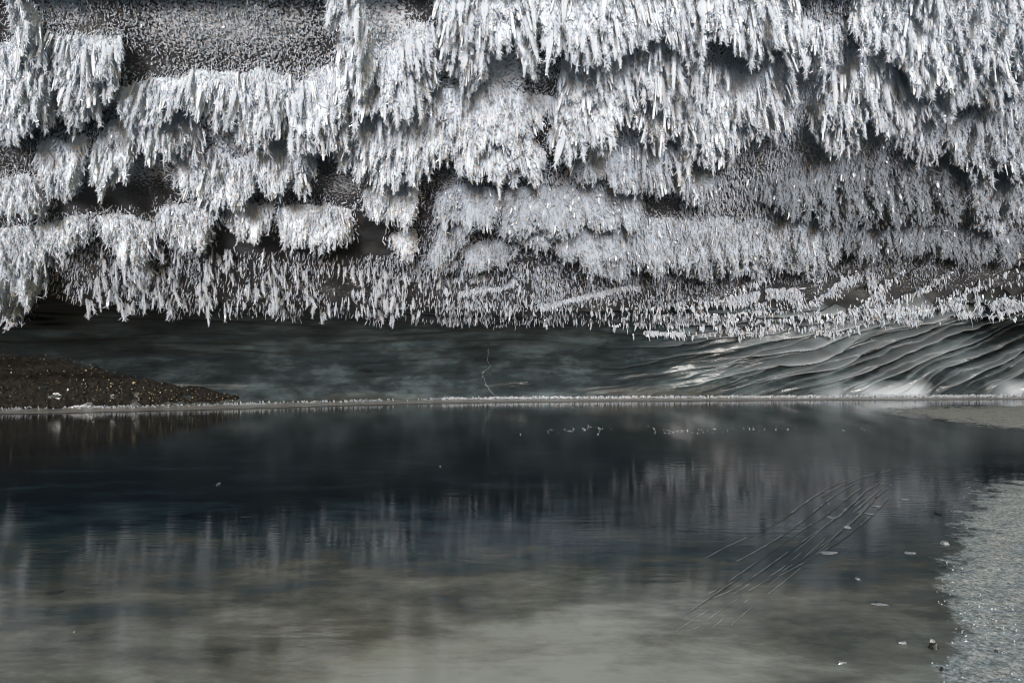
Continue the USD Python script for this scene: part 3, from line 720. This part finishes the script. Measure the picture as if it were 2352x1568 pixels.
def tuft_mesh(rg, slim):
    parts = []
    for k in range(int(rg.integers(1, 4))):
        n = 60
        top = np.array([rg.normal() * 0.13 * slim * (k > 0), rg.normal() * 0.06, -0.25 * rg.random() * (k > 0)])
        length = (0.9 if k == 0 else rg.uniform(0.3, 0.75))
        lean = np.array([rg.normal() * 0.09, rg.normal() * 0.06, -1.0])
        wide = rg.uniform(0.035, 0.075) * slim
        low = rg.uniform(0.35, 0.8)                       # where the tuft is widest
        parts.append(needles(top[None], lean[None], np.array([length]), np.array([wide * 0.8]), rg, 0.75, 5, ((0, 0.35), (low * 0.6, 0.75), (low, 1.0), (0.92, 0.5))))
        t = rg.random(n)
        r = np.interp(t, [0, low, 1], [0.3, 1.0, 0.25]) * wide
        a = rg.uniform(0, 2 * math.pi, n)
        out = np.stack([np.cos(a), np.sin(a), 0 * a], -1)
        B = top + lean * (length * t)[:, None] + out * r[:, None] * 0.7
        D = lean + out * rg.uniform(0.1, 0.9, (n, 1)) + rg.normal(size=(n, 3)) * 0.2
        parts.append(needles(B, D, rg.gamma(3.0, 0.03, n) + 0.03, rg.uniform(0.006, 0.014, n), rg, 0.7, 3, ((0, 0.8), (0.62, 1.0))))
    return merge(parts)


TUFT_ZONES = [  # polygon, number, height range, label
    ([(90, 560), (340, 575), (340, 690), (200, 690), (110, 640)], 42, (24, 56), 'small white frost tuft on the far left roof above the gravel slope'),
    ([(330, 555), (640, 570), (640, 705), (330, 700)], 62, (22, 52), 'small white frost tuft on the far roof left of the largest black hollow'),
    ([(640, 600), (930, 610), (930, 718), (640, 712)], 62, (20, 46), 'small white frost tuft on the far roof under the largest black hollow'),
    ([(930, 620), (1240, 600), (1240, 738), (930, 726)], 62, (14, 34), 'small white frost tuft on the far roof over the wall crack'),
    ([(1240, 620), (1560, 620), (1560, 742), (1240, 744)], 62, (10, 25), 'tiny white frost tuft on the far roof just left of the ice waves'),
]
SHORT = ['above the gravel slope', 'left of the largest black hollow', 'under the largest black hollow', 'over the wall crack', 'beside the ice waves']
protos = []
for k in range(8):
    rg = np.random.default_rng(500 + k)
    protos.append(tuft_mesh(rg, (0.7, 1.0, 1.3, 0.9)[k % 4]))
first_of = {}
for zi, (poly, count, hs, label) in enumerate(TUFT_ZONES):
    rg = np.random.default_rng(520 + zi)
    P_ = Polygon(poly)
    b = P_.bounds
    pts = []
    tries = 0
    while len(pts) < count and tries < 6000:
        q = (rg.uniform(b[0], b[2]), rg.uniform(b[1], b[3]))
        tries += 1
        gap = 16 if tries < 3000 else 10
        if P_.contains(shapely.Point(q)) and noise2(np.array(q[0]), np.array(q[1]), 48, 540, 2) > -0.07 and all(abs(q[0] - p[0]) > gap * 0.6 or abs(q[1] - p[1]) > gap for p in pts):
            pts.append(q)
    pts = np.array(sorted(pts, key=lambda p: p[1]))
    Pw, Nw, ok = at(pts[:, 0], pts[:, 1])
    for (u0, v0), p, nrm, good in zip(pts, Pw, Nw, ok):
        if not good:
            continue
        h = rg.uniform(*hs) * p[1] / FPX
        wide = rg.uniform(0.75, 1.35)
        kind = int(rg.integers(0, 8))
        x_ = UsdGeom.Xform.Define(stage, numbered('/World', 'frost_tuft'))
        x_.AddTranslateOp().Set(Gf.Vec3d(*map(float, p + nrm * 0.0)))
        x_.AddRotateXYZOp().Set(Gf.Vec3f(float(rg.normal() * 5), float(rg.normal() * 7), float(rg.uniform(0, 360))))
        x_.AddScaleOp().Set(Gf.Vec3f(float(h * wide), float(h * wide), float(h)))
        if kind in first_of:
            x_.GetPrim().GetReferences().AddInternalReference(first_of[kind])
            x_.GetPrim().SetInstanceable(True)
        else:
            first_of[kind] = x_.GetPath()
            put('crystals', protos[kind], 'frost_fine', x_.GetPrim())
        tall_, broad = h * FPX / p[1] > 0.5 * (hs[0] + hs[1]), wide > 1.05
        f = (v0 - b[1]) / (b[3] - b[1])
        row = 'of the top row' if f < 0.33 else 'of the middle rows' if f < 0.7 else 'of the lowest row'
        say = ('long' if tall_ else 'short') + (' bushy' if broad else ' slender') + ' frost tuft ' + row + ', ' + SHORT[zi]
        tag(x_.GetPrim(), say, 'frost tuft', label.replace('small white frost tuft', 'small tufts').replace('tiny white frost tuft', 'tiny tufts'))
mat_of('frost_mat', 'thin frost needles between the tufts of the far roof', [[(60, 545), (900, 590), (1560, 610), (1560, 750), (900, 735), (330, 715), (120, 680)]], 0.060, (4, 17), (1.4, 3.4), 'frost_grey', 405, 0.25, thin=3.0)

# ------------------------------------------------------------------ gravel slope at the left foot of the wall
SLOPE = [(-480, 790), (-160, 800), (60, 812), (160, 826), (330, 868), (470, 890), (565, 908), (560, 922), (300, 934), (-160, 950), (-480, 962)]
gv2, gu2 = np.mgrid[770:960:2.5, -480:600:5.0]
um, vm = gu2, gv2
msk = shapely.contains_xy(Polygon(SLOPE), um + 40 * noise2(um, vm, 40, 5, 4), vm + 26 * noise2(um, vm, 24, 6, 4))
P, N, ok = at(np.where(True, um, um).ravel(), np.clip(vm, 770, 938).ravel())
P, N = P.reshape(*um.shape, 3), N.reshape(*um.shape, 3)
hh = 0.05 * gaussian_filter(msk.astype(float), 2) + 0.12 * noise2(um, vm, 26, 8, 4)
PP = P + N * (hh * sstep(0.3, 0.9, gaussian_filter(msk.astype(float), 2)) - 0.03)[..., None]
ids = np.arange(um.size).reshape(um.shape)
a, b, c, d = (q[msk[:-1, :-1]] for q in (ids[:-1, :-1], ids[:-1, 1:], ids[1:, :-1], ids[1:, 1:]))
O = P[48, 96]
slope = thing('gravel_slope', 'dark brown gravel slope with golden specks at the left foot of the wall', 'gravel slope', O)
put('silt', (PP.reshape(-1, 3), np.vstack([np.stack([a, b, d], 1), np.stack([a, d, c], 1)])), 'silt', slope, O, smooth=True)


def pebbles(us, vs, sizes, rg, lift=0.02):
    P, N, ok = at(us, vs)
    ico = trimesh.creation.icosphere(0)
    out = []
    for p, n_, s in zip(P[ok], N[ok], sizes[ok]):
        w = s * p[1] / FPX / 2
        out.append((ico.vertices * (1 + 0.35 * rg.normal(size=(12, 1))) * w * rg.uniform(0.7, 1.3, 3) + p + n_ * (lift + w), ico.faces))
    return out


rg = np.random.default_rng(610)
n = 300
uu = rg.uniform(-40, 560, n); ax = np.interp(uu, [-40, 160, 330, 560], [776, 806, 862, 904])
vv = ax + (932 - ax) * rg.random(n) ** 0.8
put('small_stones', merge(pebbles(uu, vv, rg.uniform(1.2, 3.4, n), rg, 0.08)), 'pebble_brown', slope, O, kind='stuff')
uu = np.concatenate([rg.normal(290, 110, 70), [310, 200, 395, 258]]); ax = np.interp(uu, [-40, 160, 330, 560], [830, 842, 880, 906])
vv = np.concatenate([(ax + (918 - ax) * rg.random(len(uu)))[:-4], [873, 842, 893, 875]])
sz = np.concatenate([rg.uniform(1.2, 3.0, 70), [7, 4, 4, 3.5]])
for q in pebbles(uu, vv, sz, rg, 0.09):
    put('golden_pebble', q, 'pebble_gold', slope, O)

# ------------------------------------------------------------------ crack up the wall
cp = np.array([(1122, 800), (1118, 822), (1128, 840), (1108, 856), (1112, 872), (1120, 888), (1130, 903), (1148, 914)], float)
cs = np.linspace(0, len(cp) - 1, 60)
cu_, cv_ = np.interp(cs, np.arange(len(cp)), cp[:, 0]) + rng.normal(size=60) * 1.2, np.interp(cs, np.arange(len(cp)), cp[:, 1])
P, N, ok = at(cu_, cv_)
crk = []
rg = np.random.default_rng(620)
for k in range(59):
    w = 0.0025 + 0.005 * rg.random() * (rg.random() < 0.6)
    crk.append(needles(P[k:k + 1] + N[k:k + 1] * 0.004, (P[k + 1] - P[k])[None], np.array([np.linalg.norm(P[k + 1] - P[k]) * 1.5]), np.array([w]), rg, 0.5))
put('crack_seam', merge(crk), 'rime_dull', wall_prim, label='pale frosted seam running up the crack in the wall')

# ------------------------------------------------------------------ white rime line where wall and lake meet
gxx = np.linspace(-12, 14, 900)
wy = interp(gxx, WALL_Y)
wd = 0.55 + 0.5 * noise2(gxx, gxx * 0, 1.3, 81, 3)
wd = np.clip(wd * np.interp(gxx, [-10, 0, 4, 9, 14], [0.85, 0.75, 0.5, 0.35, 0.3]), 0.12, 1.2)
rim_rows = []
for t, hz in ((0.0, 0.06), (0.25, 0.05), (0.6, 0.03), (1.0, 0.004)):
    rim_rows.append(np.stack([gxx, wy + 0.05 - (wd + 0.1) * t, hz * (1 + 0.8 * noise2(gxx, gxx * 0 + t * 3, 0.09, 82, 3)) * (t < 1) + 0.004], -1))
Oz = np.array([0.0, 17.0, 0.0])
rim = thing('rime_edge', 'pale rime strip along the waterline at the foot of the wall', 'rime edge', Oz)
put('rime_strip', (np.stack(rim_rows).reshape(-1, 3), grid_faces(4, 900)), 'rime_dull', rim, Oz)
rg = np.random.default_rng(640)
n = 4000
xs_ = rg.uniform(-11, 13, n)
B = np.stack([xs_, interp(xs_, WALL_Y) - rg.uniform(0, 0.16, n), 0.03 + 0.05 * rg.random(n)], -1)
D = np.stack([rg.normal(size=n) * 0.5, -0.6 - rg.random(n), 0.5 + rg.random(n)], -1)
for west in (True, False):
    k = ((xs_ < -1.5) == west) & (rg.random(n) < np.clip(0.2 + 1.6 * (fbm(np.stack([xs_ * 2.2, 0 * xs_, 0 * xs_], -1), 3, 641) - 0.25) + (0.0 if west else 0.45), 0.08, 1))
    nv = needles(B[k], D[k], rg.uniform(0.02, 0.06, k.sum()), rg.uniform(0.006, 0.014, k.sum()), rg)
    put('rime_crystals', nv, 'frost_grey' if west else 'frost_fine', rim, Oz, kind='stuff')

# ------------------------------------------------------------------ rough frosted ice at the right
def floor_sheet(poly, z, bumps, seed, step, soft_u, soft_v, most=1.0):
    """A sheet just above the lake that carries frost inside poly; the frost fades out towards the sheet's own edge."""
    b = Polygon(poly).bounds
    vv, uu = np.mgrid[b[1] - 2.2 * soft_v:b[3] + step:step, b[0] - 2.2 * soft_u:b[2] + step:step]
    m = gaussian_filter(shapely.contains_xy(Polygon(poly), uu, vv).astype(float), (soft_v / step, soft_u / step))
    yv = FPX * EYE / (vv - 784)
    xv = (uu - 1176) / FPX * yv
    h = (z + 0.001) * sstep(0.02, 0.35, m) - 0.001 + bumps * sstep(0.4, 0.9, m) * fbm(np.stack([xv * 9, yv * 11, 0 * xv + seed], -1), 4, seed)
    keep = m > 0.02
    ids = -np.ones(m.shape, int); ids[keep] = np.arange(keep.sum())
    q = [ids[:-1, :-1], ids[:-1, 1:], ids[1:, :-1], ids[1:, 1:]]
    k = np.all([i >= 0 for i in q], 0)
    a, b_, c, d = (i[k] for i in q)
    return (np.stack([xv, yv, h], -1)[keep], np.vstack([np.stack([a, d, b_], 1), np.stack([a, c, d], 1)])), most * np.clip(m[keep] * 1.08 - 0.05, 0, 1)


O = floor_at(2280, 1400)
bank = thing('rough_ice_bank', 'rough frosted grey-white ice bank at the near right', 'ice bank', O)
BANK = [(3100, 1085), (2250, 1105), (2215, 1180), (2200, 1240), (2165, 1330), (2180, 1400), (2220, 1432), (2185, 1490), (2150, 1600), (2150, 1750), (3100, 1750)]
sh, fr = floor_sheet(BANK, 0.003, 0.010, 91, 2.5, 60, 26, 1.15)
primvar(put('frozen_crust', sh, 'lake_ice', bank, O, smooth=True), 'frosting', fr)
rg = np.random.default_rng(95)
n = 9000
bu, bv = 2040 + 420 * rg.random(n), 1110 + 560 * rg.random(n) ** 0.9
inb = gaussian_filter(shapely.contains_xy(Polygon(BANK), *np.meshgrid(np.arange(2000, 2500, 5.0), np.arange(1050, 1700, 5.0))).astype(float), 6)
pb = RegularGridInterpolator((np.arange(1050, 1700, 5.0), np.arange(2000, 2500, 5.0)), inb, bounds_error=False, fill_value=0)(np.stack([bv, bu], -1))
k = rg.random(n) < 0.5 * pb ** 2 * np.clip(0.55 + 2.4 * noise2(bu, bv, 40, 96, 3), 0.05, 1)
B = np.stack([floor_at(u_, v_, 0.004) for u_, v_ in zip(bu[k], bv[k])])
D = rg.normal(size=B.shape) * [1, 1, 0.35] + [0, 0, 0.25]
put('ice_grains', needles(B, D, rg.uniform(0.003, 0.011, len(B)), rg.uniform(0.002, 0.005, len(B)), rg), 'rime', bank, O, kind='stuff')
FROSTED = [(1990, 940), (2120, 934), (3000, 924), (3000, 1000), (2354, 985), (2290, 985), (2180, 968), (2080, 952)]
sh, fr = floor_sheet(FROSTED, 0.003, 0.006, 93, 1.6, 40, 6)
sheet = put('frosted_ice_sheet', sh, 'lake_ice', smooth=True, kind='structure', label='pale frosted ice sheet on the lake at the far right')

primvar(sheet, 'frosting', fr)

# ------------------------------------------------------------------ scratches curving over the ice
SCR = [
    [(1620, 1282), (1720, 1232), (1800, 1190), (1870, 1140), (1940, 1105), (1985, 1095)],
    [(1690, 1290), (1770, 1246), (1840, 1198), (1900, 1150), (1955, 1115), (1996, 1102)],
    [(1625, 1365), (1710, 1310), (1800, 1245), (1850, 1212), (1900, 1180), (1950, 1140), (2000, 1112)],
    [(1640, 1372), (1740, 1318), (1840, 1245), (1920, 1190), (1975, 1140), (2010, 1118)],
    [(1720, 1356), (1800, 1310), (1880, 1258), (1950, 1205), (2000, 1155), (2040, 1122)],
    [(1790, 1322), (1850, 1290), (1930, 1240), (2000, 1185), (2040, 1140)],
    [(1560, 1420), (1660, 1352), (1700, 1325)],
    [(1880, 1145), (1950, 1108), (2020, 1085), (2090, 1072)],
]
for k in range(4):                                  # finer ones between and beyond the main scratches
    f = 0.25 + k / 5.0
    SCR.append([(1500 + 210 * f, 1455 - 20 * f), (1640 + 150 * f, 1372 - 12 * f), (1770 + 110 * f, 1290 - 8 * f), (1880 + 80 * f, 1205 - 4 * f), (1960 + 60 * f, 1140 + 4 * f), (2010 + 45 * f, 1105 + 10 * f)])
for k, line in enumerate(SCR):
    rg = np.random.default_rng(700 + k)
    line = np.array(line, float)
    t = np.linspace(0, len(line) - 1, 90)
    from scipy.interpolate import CubicSpline
    c = CubicSpline(np.arange(len(line)), line)(t) + rg.normal(size=(90, 2)) * 0.35
    pts = np.stack([floor_at(u, v) for u, v in c])
    tang = np.gradient(pts, axis=0); tang /= np.linalg.norm(tang, axis=1, keepdims=True)
    side = np.stack([tang[:, 1], -tang[:, 0], 0 * tang[:, 0]], -1)
    on = np.clip(1.9 * (fbm(np.stack([t * 2.6, 0 * t, 0 * t + k], -1), 3, 710 + k) - 0.42) * 3, 0.0, 1)
    w = (0.0007 + on * (0.001 + 0.0075 * np.exp(-((c[:, 1] - 1160) / 48) ** 2)))[:, None]
    runs = [r for r in np.split(np.arange(90), np.nonzero(np.diff((on > 0.12).astype(int)))[0] + 1) if on[r[0]] > 0.12 and len(r) > 2]
    for nm, off, ww, zz in (('groove', 0.011, 0.0022 * np.sin(np.linspace(0.05, 3.09, 90))[:, None], 0.0036), ('scratch', 0.0, w, 0.0045)):
        m_ = pts + side * off
        v_ = np.stack([m_ - side * ww + [0, 0, 0.003], m_ + [0, 0, zz], m_ + side * ww + [0, 0, 0.003]], 0)
        for r in (([np.arange(90)] if k < 8 else []) if nm == 'groove' else runs):
            put(nm, (v_[:, r].reshape(-1, 3), grid_faces(3, len(r))), 'scratch_dark' if nm == 'groove' else 'scratch_white', ice_floor)


# ------------------------------------------------------------------ chips of ice, stones and dark spots lying on the lake
def slab(u, v, wpx, hpx, tall, rg, n=11):
    c = floor_at(u, v)
    s = c[1] / FPX
    rx, ry = wpx * s / 2, hpx / 2 * (floor_at(u, v - 1)[1] - c[1])
    a = np.sort(rg.uniform(0, 2 * math.pi, n))
    r = rg.uniform(0.6, 1.1, n)
    lo = np.stack([rx * r * np.cos(a), ry * r * np.sin(a), np.full(n, 0.002)], -1)
    hi = np.stack([rx * r * np.cos(a) * 0.75, ry * r * np.sin(a) * 0.75, 0.002 + tall * rg.uniform(0.5, 1.1, n)], -1)
    V = np.vstack([lo, hi, [[0, 0, 0.002 + tall * 1.1]]])
    f = []
    for i in range(n):
        j = (i + 1) % n
        f += [(i, j, n + j), (i, n + j, n + i), (n + i, n + j, 2 * n)]
    return V, np.array(f), c


CHIPS = [
    (1905, 1270, 62, 12, 0.012, 'long white ice flake below the scratches'), (1945, 1212, 24, 9, 0.02, 'small bright ice flake amid the scratches'),
    (1910, 1188, 36, 10, 0.010, 'flat pale ice flake under the scratch crossing'), (2000, 1180, 40, 9, 0.010, 'pale oval ice flake right of the scratches'),
    (2010, 1162, 34, 8, 0.010, 'pale oval ice flake nearest the scratch ends'), (2075, 1147, 40, 6, 0.010, 'thin white ice sliver in the dark puddle'),
    (2170, 1250, 26, 12, 0.03, 'upright white ice shard at the bank edge'), (2090, 1270, 44, 10, 0.012, 'grey-white ice flake left of the rough bank'),
    (2020, 1388, 66, 10, 0.012, 'long frosty ice flake on the bare grey ice'), (1970, 1330, 20, 9, 0.012, 'faint grey ice flake on bare ice above the frosty one'),
    (1935, 1525, 36, 14, 0.012, 'blunt whitish ice lump at the near edge'), (1955, 1590, 60, 20, 0.01, 'broad whitish ice lump just out of sight'),
    (502, 1112, 6, 8, 0.02, 'lone white ice crumb on the black ice at left'), (172, 1452, 5, 6, 0.012, 'lone bright ice crumb at the near left'),
    (2075, 1478, 30, 10, 0.012, 'crumbly ice flake left of the dark stone'),
]
for k, (u, v, w_, h_, tall, label) in enumerate(CHIPS[:11] + CHIPS[12:]):
    V, f, c = slab(u, v, w_ * 0.75, h_ * 0.7, tall * 0.6, np.random.default_rng(800 + k))
    o = put('ice_chip', (V, f), 'ice_chip', label=label, cat='ice chip', group='chips of ice on the lake')
    UsdGeom.Xformable(o).AddTranslateOp().Set(Gf.Vec3d(*map(float, c)))
STONES = [(2145, 1490, 26, 9, 0.025, 'dark flat stone with an ice cap beside the rough bank', True), (2163, 1541, 13, 6, 0.015, 'small black stone left of the rough bank', False),
          (2288, 1500, 9, 6, 0.012, 'black pebble on the rough bank', False), (2155, 1180, 12, 8, 0.01, 'round dark pebble in the smooth puddle', False)]
for k, (u, v, w_, h_, tall, label, cap) in enumerate(STONES):
    rg = np.random.default_rng(840 + k)
    V, f, c = slab(u, v, w_, h_, tall, rg)
    st = thing('stone', label, 'stone', c)
    put('stone_body', (V, f), 'dark_stone', st)
    if cap:
        V2, f2, _ = slab(u, v, w_ * 0.55, h_ * 0.9, 0.012, rg)
        put('ice_cap', (V2 * [1, 1, 1] + [0, 0.01, tall], f2), 'ice_chip', st)
for k, (u, v, w_, h_, label) in enumerate([(565, 1187, 34, 5, 'dark smudge frozen into the ice at left'), (1005, 1168, 36, 5, 'dark lens-shaped smudge frozen into the middle of the ice'), (128, 1360, 44, 10, 'brown smudge frozen into the ice at the near left')]):
    V, f, c = slab(u, v, w_, h_, 0.002, np.random.default_rng(860 + k), 17)
    put('smudge', (V + c, f), 'dark_stone', ice_floor, label=label)

# glittering frost specks along the far crack in the lake ice
rg = np.random.default_rng(880)
n = 240
uu = np.concatenate([rg.uniform(1150, 2000, n - 12), rg.uniform(955, 1015, 12)])
vv = np.where(uu > 1100, 987 + 4 * rg.normal(size=n) + 4 * np.sin(uu / 60), 1071 + rg.normal(size=n))
keep = rg.random(n) < np.clip(0.3 + 2.5 * noise2(uu, uu * 0, 60, 12, 2), 0.02, 1)
B = np.stack([floor_at(u, v) for u, v in zip(uu[keep], vv[keep])])
D = rg.normal(size=B.shape) * 0.5 + [0, -0.4, 1]
put('frost_specks', needles(B, D, rg.uniform(0.004, 0.016, len(B)), rg.uniform(0.003, 0.007, len(B)), rg), 'frost_column', kind='stuff', label='glittering frost specks along a line across the far ice', cat='frost')
